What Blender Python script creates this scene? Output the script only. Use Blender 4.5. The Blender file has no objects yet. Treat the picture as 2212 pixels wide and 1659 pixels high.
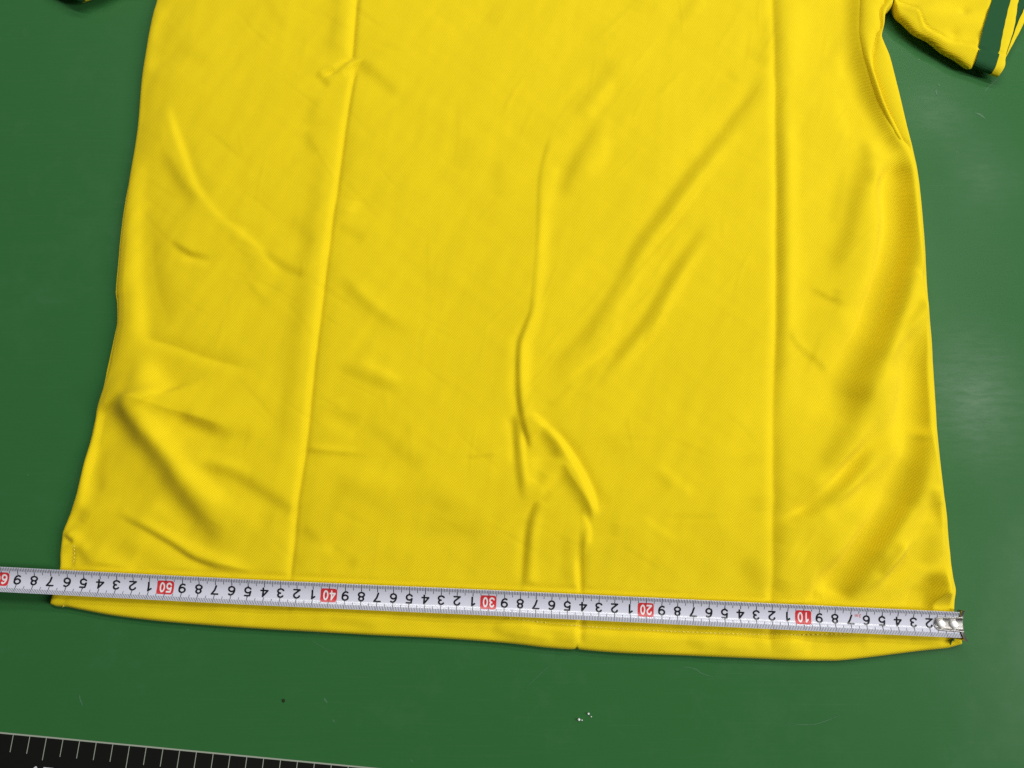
import bpy, bmesh, math, random
import numpy as np
random.seed(3); np.random.seed(3)
SC = bpy.context.scene
COL = SC.collection
CM = 0.01                                    # the script thinks in centimetres, Blender in metres

# ------------------------------------------------------------------ camera, light, exposure
CAM_H = 50.0                                 # cm above the table top
TILT, LEAN = 0.1925, 0.0150                  # camera pitched towards the collar end, leaning slightly
FPX = 1662.3                                 # focal length in units of a 2212 x 1659 picture
_a, _b = TILT, LEAN
RX = np.array([[1,0,0],[0,math.cos(_a),-math.sin(_a)],[0,math.sin(_a),math.cos(_a)]])
RY = np.array([[math.cos(_b),0,math.sin(_b)],[0,1,0],[-math.sin(_b),0,math.cos(_b)]])
RM = RY @ RX
cam = bpy.data.objects.new('camera', bpy.data.cameras.new('camera'))
COL.objects.link(cam); SC.camera = cam
from mathutils import Matrix, Vector
cam.matrix_world = Matrix.Translation((0, 0, CAM_H*CM)) @ Matrix([list(r) for r in RM]).to_4x4()
cam.data.sensor_fit = 'HORIZONTAL'; cam.data.sensor_width = 36.0
cam.data.lens = 36.0*FPX/2212.0
cam.data.clip_start = 0.02; cam.data.clip_end = 50

SC.view_settings.view_transform = 'Standard'; SC.view_settings.look = 'None'
SC.view_settings.exposure = 0.0; SC.view_settings.gamma = 1.0
SC.render.engine = 'CYCLES'
SC.cycles.max_bounces = 7; SC.cycles.use_denoising = False

world = bpy.data.worlds.new('World'); SC.world = world; world.use_nodes = True
world.node_tree.nodes['Background'].inputs[0].default_value = (0.92, 0.97, 1.0, 1)

LIGHT_SUM = np.zeros(3); AMBIENT = 0.07
world.node_tree.nodes['Background'].inputs[1].default_value = AMBIENT
def tube(name, loc, sx, sy, power, col=(1.0, 0.98, 0.95)):
    global LIGHT_SUM
    l = bpy.data.lights.new(name, 'AREA'); l.shape = 'RECTANGLE'; l.size = sx*CM; l.size_y = sy*CM
    l.energy = power; l.color = col
    o = bpy.data.objects.new(name, l); COL.objects.link(o); o.location = [c*CM for c in loc]
    d = Vector((0, 10*CM, 0)) - o.location
    o.rotation_euler = d.to_track_quat('-Z', 'Y').to_euler()
    LIGHT_SUM += power/(math.pi*d.length_squared)*np.array(-d.normalized())
# two long ceiling tubes beyond the collar end, one lamp to the right
tube('ceiling_tube', (25, 85, 150), 190, 7, 15.0)
tube('ceiling_tube', (25, 150, 150), 190, 7, 11.5)
tube('side_lamp', (285, -45, 190), 45, 170, 79.0)
LIGHT_AZ = math.atan2(LIGHT_SUM[1], LIGHT_SUM[0])        # where most of the light comes from, seen from above
GAIN = math.hypot(LIGHT_SUM[0], LIGHT_SUM[1])/(LIGHT_SUM[2]+math.pi*AMBIENT)

# ------------------------------------------------------------------ helpers
def at(x, y, z=0.0):
    """table coordinates (cm) of points measured in the photograph (2212 x 1659 units), at height z"""
    x = np.asarray(x, float); y = np.asarray(y, float)
    d = np.stack([(x-1106.0)/FPX, -(y-829.5)/FPX, -np.ones_like(x)], -1) @ RM.T
    t = (CAM_H - z)/(-d[..., 2])
    return d[..., :2]*np.asarray(t)[..., None]

def smooth(pts, n=12):
    """Catmull-Rom through the measured points"""
    p = np.asarray(pts, float); q = np.vstack([2*p[0]-p[1], p, 2*p[-1]-p[-2]]); out = []
    for i in range(1, len(q)-2):
        t = np.linspace(0, 1, n, endpoint=False)[:, None]
        a, b, c, d = q[i-1], q[i], q[i+1], q[i+2]
        out.append(.5*((2*b)+(c-a)*t+(2*a-5*b+4*c-d)*t**2+(-a+3*b-3*c+d)*t**3))
    return np.vstack(out+[p[-1:]])

def props(o, label=None, cat=None, group=None, kind=None):
    if label: o['label'] = label
    if cat: o['category'] = cat
    if group: o['group'] = group
    if kind: o['kind'] = kind
    return o

def link(name, me, mat, parent=None, smooth_shade=True):
    if mat: me.materials.append(mat)
    if smooth_shade and len(me.polygons):
        me.polygons.foreach_set('use_smooth', np.ones(len(me.polygons), bool))
    o = bpy.data.objects.new(name, me); COL.objects.link(o)
    if parent: o.parent = parent
    return o

def mesh(name, verts, faces, mat, parent=None, smooth_shade=True):
    """verts in cm"""
    me = bpy.data.meshes.new(name)
    v = np.asarray(verts, float)*CM
    me.from_pydata(v.tolist(), [], [list(map(int, f)) for f in faces]); me.update()
    return link(name, me, mat, parent, smooth_shade)

def grid_mesh(name, V, mat, parent=None):
    """V: rows x cols x 3 in cm; quick loading for dense sheets"""
    r, c = V.shape[:2]
    idx = np.arange(r*c).reshape(r, c)
    q = np.stack([idx[:-1, :-1], idx[1:, :-1], idx[1:, 1:], idx[:-1, 1:]], -1).reshape(-1, 4)
    me = bpy.data.meshes.new(name)
    me.vertices.add(r*c); me.vertices.foreach_set('co', (V.reshape(-1, 3)*CM).astype(np.float32).ravel())
    me.loops.add(q.size); me.loops.foreach_set('vertex_index', q.astype(np.int32).ravel())
    me.polygons.add(len(q)); me.polygons.foreach_set('loop_start', (np.arange(len(q))*4).astype(np.int32))
    me.polygons.foreach_set('loop_total', np.full(len(q), 4, np.int32))
    me.update(calc_edges=True); me.validate()
    return link(name, me, mat, parent)

def empty(name, loc=(0, 0, 0)):
    o = bpy.data.objects.new(name, None); COL.objects.link(o); o.location = [c*CM for c in loc]
    o.empty_display_size = .02
    return o

# ------------------------------------------------------------------ materials
def material(name, color, rough=.6, spec=.5, metal=0.0):
    m = bpy.data.materials.new(name); m.use_nodes = True
    b = m.node_tree.nodes['Principled BSDF']
    b.inputs['Base Color'].default_value = (*color, 1); b.inputs['Roughness'].default_value = rough
    b.inputs['Specular IOR Level'].default_value = spec; b.inputs['Metallic'].default_value = metal
    return m, m.node_tree.nodes, m.node_tree.links, b

def cloth(name, color, weave=1.0):
    m, N, L, b = material(name, color, .8, .13)
    b.inputs['Sheen Weight'].default_value = .04; b.inputs['Sheen Roughness'].default_value = .5
    tc = N.new('ShaderNodeTexCoord')
    waves = []
    for ang, period in ((118, .00088), (32, .00105)):
        mp = N.new('ShaderNodeMapping'); mp.inputs['Rotation'].default_value[2] = math.radians(ang)
        w = N.new('ShaderNodeTexWave'); w.wave_type = 'BANDS'; w.inputs['Scale'].default_value = 2*math.pi/(20*period)
        w.inputs['Distortion'].default_value = .6; w.inputs['Detail'].default_value = 1; w.inputs['Detail Scale'].default_value = .4
        L.new(tc.outputs['Object'], mp.inputs[0]); L.new(mp.outputs[0], w.inputs[0]); waves.append(w)
    mul = N.new('ShaderNodeMath'); mul.operation = 'MULTIPLY_ADD'; mul.inputs[1].default_value = .45
    L.new(waves[1].outputs['Fac'], mul.inputs[0]); L.new(waves[0].outputs['Fac'], mul.inputs[2])
    nz = N.new('ShaderNodeTexNoise'); nz.inputs['Scale'].default_value = 1300; nz.inputs['Detail'].default_value = 3
    L.new(tc.outputs['Object'], nz.inputs['Vector'])
    add = N.new('ShaderNodeMath'); add.operation = 'MULTIPLY_ADD'; add.inputs[1].default_value = .5
    L.new(nz.outputs[0], add.inputs[0]); L.new(mul.outputs[0], add.inputs[2])
    ramp = N.new('ShaderNodeMapRange'); ramp.inputs[1].default_value = .2; ramp.inputs[2].default_value = 1.6
    ramp.inputs[3].default_value = 1-.30*weave; ramp.inputs[4].default_value = 1+.10*weave
    L.new(add.outputs[0], ramp.inputs[0])
    mx = N.new('ShaderNodeVectorMath'); mx.operation = 'SCALE'; mx.inputs[0].default_value = color
    L.new(ramp.outputs[0], mx.inputs['Scale']); L.new(mx.outputs[0], b.inputs['Base Color'])
    bp = N.new('ShaderNodeBump'); bp.inputs['Strength'].default_value = .35*weave; bp.inputs['Distance'].default_value = .00018
    L.new(add.outputs[0], bp.inputs['Height']); L.new(bp.outputs[0], b.inputs['Normal'])
    return m

YELLOW = (0.86, 0.655, 0.006)
M_YEL = cloth('yellow_pique', YELLOW)
M_YEL2 = cloth('yellow_rib', (0.79, 0.62, 0.010), .5)
M_GRN = cloth('green_trim_knit', (0.018, 0.088, 0.031), .6)
M_GRN.node_tree.nodes['Principled BSDF'].inputs['Sheen Weight'].default_value = 0
M_THREAD, *_ = material('pale_yellow_thread', (0.80, 0.66, 0.10), .6, .3)
M_GTHREAD, *_ = material('green_thread', (0.03, 0.13, 0.05), .7, .3)

def vinyl():
    m, N, L, b = material('green_vinyl', (0.026, 0.128, 0.030), .36, .17)
    tc = N.new('ShaderNodeTexCoord')
    n1 = N.new('ShaderNodeTexNoise'); n1.inputs['Scale'].default_value = 9; n1.inputs['Detail'].default_value = 6
    n2 = N.new('ShaderNodeTexNoise'); n2.inputs['Scale'].default_value = 60; n2.inputs['Detail'].default_value = 8; n2.inputs['Roughness'].default_value = .7
    for n in (n1, n2): L.new(tc.outputs['Object'], n.inputs['Vector'])
    # chalky scuffs: rare patches where both noises run high
    mul = N.new('ShaderNodeMath'); mul.operation = 'MULTIPLY'
    L.new(n1.outputs[0], mul.inputs[0]); L.new(n2.outputs[0], mul.inputs[1])
    mr = N.new('ShaderNodeMapRange'); mr.inputs[1].default_value = .27; mr.inputs[2].default_value = .46; mr.inputs[3].default_value = 0; mr.inputs[4].default_value = .09
    L.new(mul.outputs[0], mr.inputs[0])
    # worn, scuffed patches with lamp sheen painted in too: each a soft oval broken up by streaky noise
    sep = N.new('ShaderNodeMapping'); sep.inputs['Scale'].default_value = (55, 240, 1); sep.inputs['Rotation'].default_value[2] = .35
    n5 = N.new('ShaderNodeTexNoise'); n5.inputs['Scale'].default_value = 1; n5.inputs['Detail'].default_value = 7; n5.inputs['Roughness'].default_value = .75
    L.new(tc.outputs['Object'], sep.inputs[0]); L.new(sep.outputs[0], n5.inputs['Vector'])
    last = mr.outputs[0]
    for rot, sc_ in ((.5, (22, 900, 1)), (-.9, (30, 1100, 1)), (1.5, (18, 800, 1))):      # fine directional rubbing
        m2 = N.new('ShaderNodeMapping'); m2.inputs['Scale'].default_value = sc_; m2.inputs['Rotation'].default_value[2] = rot
        n6 = N.new('ShaderNodeTexNoise'); n6.inputs['Scale'].default_value = 1; n6.inputs['Detail'].default_value = 3
        r6 = N.new('ShaderNodeMapRange'); r6.inputs[1].default_value = .60; r6.inputs[2].default_value = .80; r6.inputs[3].default_value = 0; r6.inputs[4].default_value = .05
        L.new(tc.outputs['Object'], m2.inputs[0]); L.new(m2.outputs[0], n6.inputs['Vector']); L.new(n6.outputs[0], r6.inputs[0])
        a6 = N.new('ShaderNodeMath'); a6.operation = 'ADD'; L.new(last, a6.inputs[0]); L.new(r6.outputs[0], a6.inputs[1]); last = a6.outputs[0]
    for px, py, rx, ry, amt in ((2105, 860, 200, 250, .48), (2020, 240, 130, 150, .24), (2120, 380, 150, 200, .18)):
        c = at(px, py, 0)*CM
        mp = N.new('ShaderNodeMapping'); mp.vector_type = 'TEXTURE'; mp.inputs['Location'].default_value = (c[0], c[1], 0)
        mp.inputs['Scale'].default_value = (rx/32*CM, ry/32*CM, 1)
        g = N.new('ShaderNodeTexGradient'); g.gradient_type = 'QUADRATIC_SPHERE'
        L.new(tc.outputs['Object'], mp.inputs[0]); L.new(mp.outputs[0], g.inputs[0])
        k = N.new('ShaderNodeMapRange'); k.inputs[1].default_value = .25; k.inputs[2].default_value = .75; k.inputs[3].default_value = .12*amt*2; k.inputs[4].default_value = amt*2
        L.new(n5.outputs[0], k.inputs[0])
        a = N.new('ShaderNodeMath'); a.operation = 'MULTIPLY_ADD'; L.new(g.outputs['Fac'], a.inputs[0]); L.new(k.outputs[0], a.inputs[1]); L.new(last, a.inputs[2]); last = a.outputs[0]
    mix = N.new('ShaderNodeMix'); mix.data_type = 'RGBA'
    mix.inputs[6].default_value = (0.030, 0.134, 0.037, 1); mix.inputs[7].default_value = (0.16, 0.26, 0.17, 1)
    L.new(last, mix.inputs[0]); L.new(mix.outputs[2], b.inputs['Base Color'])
    r2 = N.new('ShaderNodeMapRange'); r2.inputs[3].default_value = .28; r2.inputs[4].default_value = .44
    L.new(n1.outputs[0], r2.inputs[0]); L.new(r2.outputs[0], b.inputs['Roughness'])
    n3 = N.new('ShaderNodeTexNoise'); n3.inputs['Scale'].default_value = 14; n3.inputs['Detail'].default_value = 2
    n4 = N.new('ShaderNodeTexNoise'); n4.inputs['Scale'].default_value = 1800; n4.inputs['Detail'].default_value = 2
    for n in (n3, n4): L.new(tc.outputs['Object'], n.inputs['Vector'])
    b1 = N.new('ShaderNodeBump'); b1.inputs['Strength'].default_value = .35; b1.inputs['Distance'].default_value = .002
    b2 = N.new('ShaderNodeBump'); b2.inputs['Strength'].default_value = .10; b2.inputs['Distance'].default_value = .0001
    L.new(n3.outputs[0], b1.inputs['Height']); L.new(n4.outputs[0], b2.inputs['Height'])
    L.new(b1.outputs[0], b2.inputs['Normal']); L.new(b2.outputs[0], b.inputs['Normal'])
    return m
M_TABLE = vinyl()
M_BLACK, *_ = material('black_print', (0.0055, 0.0055, 0.005), .5, .25)
M_TICKW, *_ = material('pale_print', (0.33, 0.37, 0.30), .5, .35)
M_NUMW, *_ = material('white_print', (0.62, 0.62, 0.66), .5, .35)
M_SCUFF, *_ = material('chalky_scratch', (0.065, 0.17, 0.08), .42, .4)
M_CRUMB, *_ = material('dark_dirt', (0.03, 0.022, 0.012), .9, .2)
M_BEAD, *_ = material('white_grit', (0.78, 0.80, 0.80), .3, .5)
M_BLADE, *_ = material('tape_lacquer', (0.635, 0.65, 0.75), .19, .5)
M_INK, *_ = material('black_ink', (0.014, 0.014, 0.018), .22, .5)
M_TICK, *_ = material('grey_ink', (0.06, 0.06, 0.075), .3, .5)
M_RED, *_ = material('red_ink', (0.62, 0.035, 0.04), .3, .5)
M_WHITE, *_ = material('white_ink', (0.78, 0.78, 0.80), .3, .5)
M_CHROME, *_ = material('chrome', (0.52, 0.50, 0.48), .36, .5, 1.0)
M_RIVET, *_ = material('rivet_steel', (0.95, 0.95, 0.94), .55, .5, .5)

# ------------------------------------------------------------------ table
S2 = 1.035                                    # one printed division of the table's ruler, cm
bx0 = at(54.0/1.8228, 2891.0/1.8228); bx1 = at(1172.0/1.8228, 2997.5/1.8228)
ru = (bx1-bx0)/np.linalg.norm(bx1-bx0); rn = np.array([ru[1], -ru[0]])     # rn points towards the near edge
STEP = np.linalg.norm(bx1-bx0)/17.0
def rul(a, b, z): p = bx0+ru*a+rn*b; return (p[0], p[1], z)
T0 = 110.0
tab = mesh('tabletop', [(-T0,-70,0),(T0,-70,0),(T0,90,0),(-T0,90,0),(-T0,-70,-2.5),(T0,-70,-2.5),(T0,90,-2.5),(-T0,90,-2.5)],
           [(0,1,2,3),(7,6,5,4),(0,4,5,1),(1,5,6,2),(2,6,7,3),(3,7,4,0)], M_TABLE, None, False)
props(tab, kind='structure'); tab['label'] = 'smooth green vinyl table top with a printed black ruler band'
def strip(V, F, a0, a1, b0, b1, z):
    k = len(V); V += [rul(a0,b0,z), rul(a0,b1,z), rul(a1,b1,z), rul(a1,b0,z)]; F.append((k,k+1,k+2,k+3))
V, F = [], []; strip(V, F, -62, 128, 0.03, 9, .02); mesh('ruler_band', V, F, M_BLACK, tab, False)
V, F = [], []; strip(V, F, -62, 128, -.06, .03, .022); mesh('ruler_border_line', V, F, M_TICKW, tab, False)
V, F = [], []
for i in range(-55, 122):
    ln = 1.30 if (i-2) % 5 == 0 else 1.02
    strip(V, F, i*STEP-.021, i*STEP+.021, .03, ln, .026)
props(mesh('ruler_divisions', V, F, M_TICKW, tab, False), kind='stuff')

_glyphs = {}
def glyph(ch, offset=0.0):
    """outline of one character as flat triangles: height 1, centred"""
    key = (ch, offset)
    if key not in _glyphs:
        cu = bpy.data.curves.new('glyph', 'FONT'); cu.body = ch; cu.size = 1; cu.offset = offset; cu.resolution_u = 5
        o = bpy.data.objects.new('glyph', cu); COL.objects.link(o)
        dg = bpy.context.evaluated_depsgraph_get(); dg.update()
        me = o.evaluated_get(dg).to_mesh()
        v = np.array([x.co[:2] for x in me.vertices]); f = [tuple(p.vertices) for p in me.polygons]
        o.evaluated_get(dg).to_mesh_clear(); bpy.data.objects.remove(o)
        lo, hi = v.min(0), v.max(0)
        v = (v-(lo+hi)/2)/(hi[1]-lo[1])
        bm = bmesh.new()                                   # cut into strips so that print follows a curved surface
        bv = [bm.verts.new((x, y, 0)) for x, y in v]
        for p in f:
            try: bm.faces.new([bv[i] for i in p])
            except ValueError: pass
        for y in np.linspace(-.5, .5, 11)[1:-1]:
            bmesh.ops.bisect_plane(bm, geom=bm.verts[:]+bm.edges[:]+bm.faces[:], plane_co=(0, y, 0), plane_no=(0, 1, 0))
        bm.verts.index_update()
        v = np.array([q.co[:2] for q in bm.verts]); f = [tuple(q.index for q in p.verts) for p in bm.faces]; bm.free()
        _glyphs[key] = (v, f)
    return _glyphs[key]

def _arc(cx, cy, rx, ry, a0, a1, n=14):
    return [(cx+rx*math.cos(math.radians(a0+(a1-a0)*i/n)), cy+ry*math.sin(math.radians(a0+(a1-a0)*i/n))) for i in range(n+1)]
_six = [_arc(0, -.17, .27, .245, 0, 360, 24), _arc(.06, -.09, .33, .505, 188, 62)]
STROKES = {'0': [_arc(0, 0, .25, .415, 0, 360, 28)], '1': [[(.07, -.415), (.07, .415), (-.17, .22)]],
    '2': [_arc(0, .165, .265, .25, 168, -35)+[(-.28, -.415), (.29, -.415)]],
    '3': [_arc(-.01, .205, .24, .21, 155, -80), _arc(-.01, -.2, .28, .215, 85, -155)],
    '4': [[(.11, -.415), (.11, .415), (-.32, -.18), (.31, -.18)]],
    '5': [[(.25, .415), (-.19, .415), (-.245, -.01)], _arc(0, -.14, .28, .275, 140, -150)],
    '6': _six, '9': [[(-x, -y) for x, y in p] for p in _six],
    '7': [[(-.28, .415), (.29, .415), (.06, .05), (-.08, -.415)]],
    '8': [_arc(0, .215, .22, .20, 0, 360, 22), _arc(0, -.2, .275, .215, 0, 360, 24)]}
def numeral_shape(ch, weight=.088, rows=30):
    """a bold sans-serif figure, height 1, as a stack of thin strips that can follow a curved surface"""
    if (ch, weight) in _glyphs: return _glyphs[(ch, weight)]
    xs = np.linspace(-.5, .5, 161); vs, fs = [], []
    segs = np.array([(*a, *b) for p in STROKES[ch] for a, b in zip(p[:-1], p[1:])])
    def inside(y):
        ax, ay, bx, by = segs.T[:, :, None]; dx, dy = bx-ax, by-ay
        t = np.clip(((xs-ax)*dx+(y-ay)*dy)/(dx*dx+dy*dy+1e-12), 0, 1)
        return np.hypot(xs-ax-t*dx, y-ay-t*dy).min(0)-weight
    ys = np.linspace(-.503, .503, rows+1)
    for y0, y1 in zip(ys[:-1], ys[1:]):
        d = inside((y0+y1)/2); m = d < 0
        e = np.flatnonzero(m[1:] != m[:-1])
        xc = xs[e]+(xs[1]-xs[0])*d[e]/(d[e]-d[e+1])
        for x0, x1 in zip(xc[::2], xc[1::2]):
            k = len(vs); vs += [(x0, y0), (x1, y0), (x1, y1), (x0, y1)]; fs.append((k, k+1, k+2, k+3))
    _glyphs[(ch, weight)] = (np.array(vs), fs)
    return _glyphs[(ch, weight)]

V, F = [], []
for ch, cx_ in (('1', -.42), ('5', .42)):
    v, f = numeral_shape(ch); k = len(V)
    for x, y in v: V.append(rul(2*STEP+.02+cx_+x*1.15, 2.46-y*1.55, .027))
    F += [tuple(i+k for i in p) for p in f]
mesh('ruler_number', V, F, M_NUMW, tab, False)

def scratch(pts, w, V, F):
    p = at(*np.array(smooth(pts, 6)).T); k = len(V); n = len(p)
    for i in range(n):
        t = p[min(i+1, n-1)]-p[max(i-1, 0)]; t /= np.linalg.norm(t)+1e-9
        h = w*math.sin(math.pi*(i+.4)/(n-.2))*(.7+.6*random.random())
        V.append((p[i][0]-t[1]*h, p[i][1]+t[0]*h, .014)); V.append((p[i][0]+t[1]*h, p[i][1]-t[0]*h, .014))
    for i in range(n-1): F.append((k+2*i, k+2*i+1, k+2*i+3, k+2*i+2))
V, F = [], []
for pts, w in (([(171,1499),(174,1512),(179,1526)], .05), ([(699,1507),(703,1513),(708,1519)], .06), ([(718,1553),(723,1561)], .04),
               ([(1467,1440),(1499,1444),(1516,1455),(1543,1463)], .028), ([(2021,191),(2022,199),(2024,207)], .05), ([(2027,181),(2029,187)], .06),
               ([(2158,169),(2139,184),(2123,202)], .025), ([(2106,244),(2117,248),(2128,257)], .08), ([(1983,130),(1987,128)], .05),
               ([(1974,203),(1976,204)], .05), ([(405,1358),(408,1362)], .05), ([(488,1358),(490,1360)], .04), ([(664,1357),(667,1363)], .03),
               ([(1132,1492),(1160,1462),(1206,1421)], .018), ([(1690,1562),(1760,1564),(1830,1538)], .02), ([(2065,330),(2068,327)], .04),
               ([(885,1640),(893,1646)], .03), ([(655,1366),(720,1372)], .015), ([(1978,650),(1982,664)], .03), ([(60,1025),(62,1028)], .05),
               ([(2100,770),(2150,772),(2190,768)], .02), ([(2110,905),(2140,915)], .02), ([(660,1375),(700,1400),(730,1412)], .014)):
    scratch(pts, w, V, F)
props(mesh('scratches', V, F, M_SCUFF, tab, False), kind='stuff')

# ------------------------------------------------------------------ shirt outline (measured)
LEFT = [(380,-330),(372,-200),(355,-80),(340,0),(332,30),(320,89),(306,179),(297,283),(279,396),(265,494),(258,573),(254,629),(256,650),(255,700),(251,722),
        (243,765),(233,811),(213,874),(205,910),(196,951),(181,1001),(166,1067),(154,1106),(148,1120),(139,1142),(135,1157),(131,1196),(129,1231),(116,1275),(109,1304)]
RIGHT = [(1880,-330),(1892,-200),(1898,-80),(1900,0),(1901,40),(1904,86),(1922,134),(1937,193),(1952,253),(1970,321),(1984,402),(1993,494),(1998,560),(2001,617),
         (2007,692),(2016,823),(2020,880),(2026,968),(2036,1049),(2045,1129),(2052,1200),(2056,1246),(2063,1274),(2061,1300),(2062,1330),(2072,1360),(2078,1390)]
HEM = [(109,1304),(121,1308),(144,1309.5),(174,1315.5),(248,1329),(372,1343),(549,1356),(673,1363),(797,1370),(945,1377),(1097,1388),(1172,1396.5),(1231,1401),(1246,1398.5),
       (1256,1402),(1345,1409),(1494,1415),(1646,1421.5),(1720,1425),(1780,1426),(1819,1425),(1894,1416.5),(1993,1404),(2043,1399),(2053,1397),(2078,1390)]
Lc, Rc, Hc = smooth(LEFT), smooth(RIGHT), smooth(HEM)

# ------------------------------------------------------------------ wrinkles: a height field integrated from its slopes
GX0, GX1, GY0, GY1, GS = -48.0, 48.0, -36.0, 74.0, 0.08
gx = np.arange(GX0, GX1, GS); gy = np.arange(GY0, GY1, GS)
SH = np.zeros((len(gy), len(gx)))
def stroke(pts, amp, wl, wr=None, ends=(.2, .2)):
    """one facet or roll of the cloth: pts measured, amp(s) how strongly it turns to (+) or from (-) the lamps,
    wl / wr its width to the left / right of the direction of travel (photo units)"""
    wr = wl if wr is None else wr
    if np.mean([p[0] for p in pts]) > 1700 and np.mean([p[1] for p in pts]) > 300: amp = np.asarray(amp)*1.3; wl *= 1.12; wr *= 1.12
    P = np.asarray(pts, float); amps = np.interp(np.linspace(0, 1, len(P)), np.linspace(0, 1, np.size(amp)), np.atleast_1d(amp).astype(float))
    n = 6
    Q = smooth(P, n); A = np.interp(np.arange(len(Q))/n, np.arange(len(P)), amps)
    Q = at(Q[:, 0], Q[:, 1], .5); wl, wr = wl*(1.0+.22*min(1, wl/12))/32.0, wr*(1.0+.22*min(1, wr/12))/32.0
    m = 2.6*max(wl, wr)+.3
    i0, i1 = np.searchsorted(gx, [Q[:, 0].min()-m, Q[:, 0].max()+m]); j0, j1 = np.searchsorted(gy, [Q[:, 1].min()-m, Q[:, 1].max()+m])
    X, Y = np.meshgrid(gx[i0:i1], gy[j0:j1])
    best = np.full(X.shape, 1e9); val = np.zeros(X.shape); sd = np.zeros(X.shape)
    seg = np.linalg.norm(np.diff(Q, axis=0), axis=1); cum = np.r_[0, np.cumsum(seg)]; tot = cum[-1]
    for k in range(len(Q)-1):
        e = Q[k+1]-Q[k]; l2 = e@e+1e-12
        t = np.clip(((X-Q[k, 0])*e[0]+(Y-Q[k, 1])*e[1])/l2, 0, 1)
        dx, dy = X-(Q[k, 0]+t*e[0]), Y-(Q[k, 1]+t*e[1])
        d = np.hypot(dx, dy); u = (cum[k]+t*seg[k])/tot
        f = np.minimum(1, u/max(ends[0], 1e-6))*np.minimum(1, (1-u)/max(ends[1], 1e-6)); f = f*f*(3-2*f)
        upd = d < best
        best = np.where(upd, d, best); val = np.where(upd, (A[k]+(A[k+1]-A[k])*t)*f, val); sd = np.where(upd, e[0]*dy-e[1]*dx, sd)
    w = np.where(sd > 0, wl, wr)
    SH[j0:j1, i0:i1] += val*np.exp(-(best/w)**2)

E0 = (.02, .02)
# left packing fold, running the whole length
LF1 = [(779,-60),(776,0),(770,70),(764,138)]
LF2 = [(772,158),(764,200),(748,300),(735,400),(722,494),(706,620),(690,750),(672,920),(660,1010),(645,1105),(636,1190),(628,1260),(620,1360)]
def off(p, dx, dy=0): return [(x+dx, y+dy) for x, y in p]
stroke(off(LF1,-3), .13, 2.0, 9, E0); stroke(off(LF1,3), -.22, 7, 2.0, E0); stroke(off(LF1,-18), .05, 14, 14); stroke(off(LF1,-42,10), -.08, 16, 16)
stroke(off(LF2,-3), [.10,.13,.13,.12,.11,.09], 2.0, 7, (.02,.1)); stroke(off(LF2,3), [-.20,-.18,-.16,-.15,-.15,-.13], 6, 1.8, (.02,.1)); stroke(off(LF2,-14), .05, 14, 16); stroke(off(LF2,14), -.04, 12, 10); stroke(off(LF2[2:9],-46), -.07, 20, 20)
stroke([(779,146),(815,175),(850,208),(885,240)], [-.16,-.14,-.06], 12, 15, (.05,.4)); stroke([(790,165),(830,200),(870,240)], .05, 14)
stroke([(717,172),(740,162),(764,147)], -.16, 5); stroke([(722,160),(745,147),(760,138)], .12, 6); stroke([(742,172),(758,165),(770,152)], .08, 9)
stroke([(687,168),(702,182),(719,200)], -.14, 7); stroke([(700,165),(712,178)], .06, 7); stroke([(690,215),(680,250),(676,290)], -.07, 14)
# long ridge below the left shoulder
RG = [(371,229),(386,286),(404,336),(422,384),(440,423),(487,478),(530,510),(566,543),(596,580),(622,606)]
stroke(RG, [.06,.14,.15,.12,.10,.08,.09,.10,.09,.04], 8, 8, (.08,.1))
stroke([(352,322),(378,366),(408,414),(444,456)], -.15, 10, 15, (.3,.3)); stroke([(410,310),(440,390),(470,430)], -.05, 12)
stroke([(572,546),(596,567),(641,594),(676,603)], -.13, 9, 7); stroke([(530,600),(551,626),(565,643),(590,668)], [-.02,-.06,-.06,-.01], 6, 8)
stroke([(630,480),(665,510),(690,545)], -.06, 13); stroke([(500,515),(540,560),(560,590)], -.05, 10)
stroke([(660,290),(675,315),(690,345)], -.08, 12); stroke([(720,750),(690,690)], .0, 5)
stroke([(376,524),(398,542),(418,554),(438,559),(470,566)], [-.04,-.22,-.28,-.16,-.04], 6, 6, (.1,.2)); stroke([(395,560),(430,572),(470,580)], .06, 9)
stroke([(380,105),(415,125),(460,150)], -.035, 16); stroke([(575,-10),(595,35),(625,80)], -.045, 11)
# flank facing the lamps at the left side seam, and the first hollow beside it
stroke([(318,300),(308,380),(302,470),(301,560),(306,640),(316,720),(340,800)], [.02,.06,.12,.13,.14,.13,.06], 14, 20, (.2,.2))
stroke([(338,470),(342,560),(356,640),(384,715)], -.07, 22, 8); stroke([(330,180),(335,90),(350,0)], .07, 22)
stroke([(307,726),(385,748),(462,775),(551,799)], -.08, 14, 4); stroke([(310,735),(385,757),(462,784),(551,808)], .06, 4, 14)
stroke([(325,770),(340,815),(362,862)], [.12,.20,.24], 22, 26, (.35,.12)); stroke([(300,770),(292,830),(270,850)], -.05, 12)
stroke([(254,852),(300,866),(346,880),(374,889),(420,902),(470,918),(510,934)], [-.10,-.06,-.10,-.14,-.18,-.15,-.05], 3, 12, (.1,.2))
stroke([(255,860),(272,892),(296,926),(326,960),(363,1003),(398,1060),(431,1105),(467,1148),(508,1182)], [-.34,-.44,-.46,-.40,-.35,-.30,-.28,-.20,-.08], 17, 24, (.05,.15))
stroke([(305,884),(338,922),(370,960),(407,1004),(440,1040),(480,1076),(505,1100)], [.10,.14,.16,.15,.13,.12,.05], 16, 16)
stroke([(240,940),(270,990),(310,1040),(360,1090)], -.07, 26, 26)
stroke([(390,898),(425,914),(470,930),(520,950)], [-.12,-.20,-.20,-.08], 12, 12); stroke([(500,930),(560,950)], -.06, 12)
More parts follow.
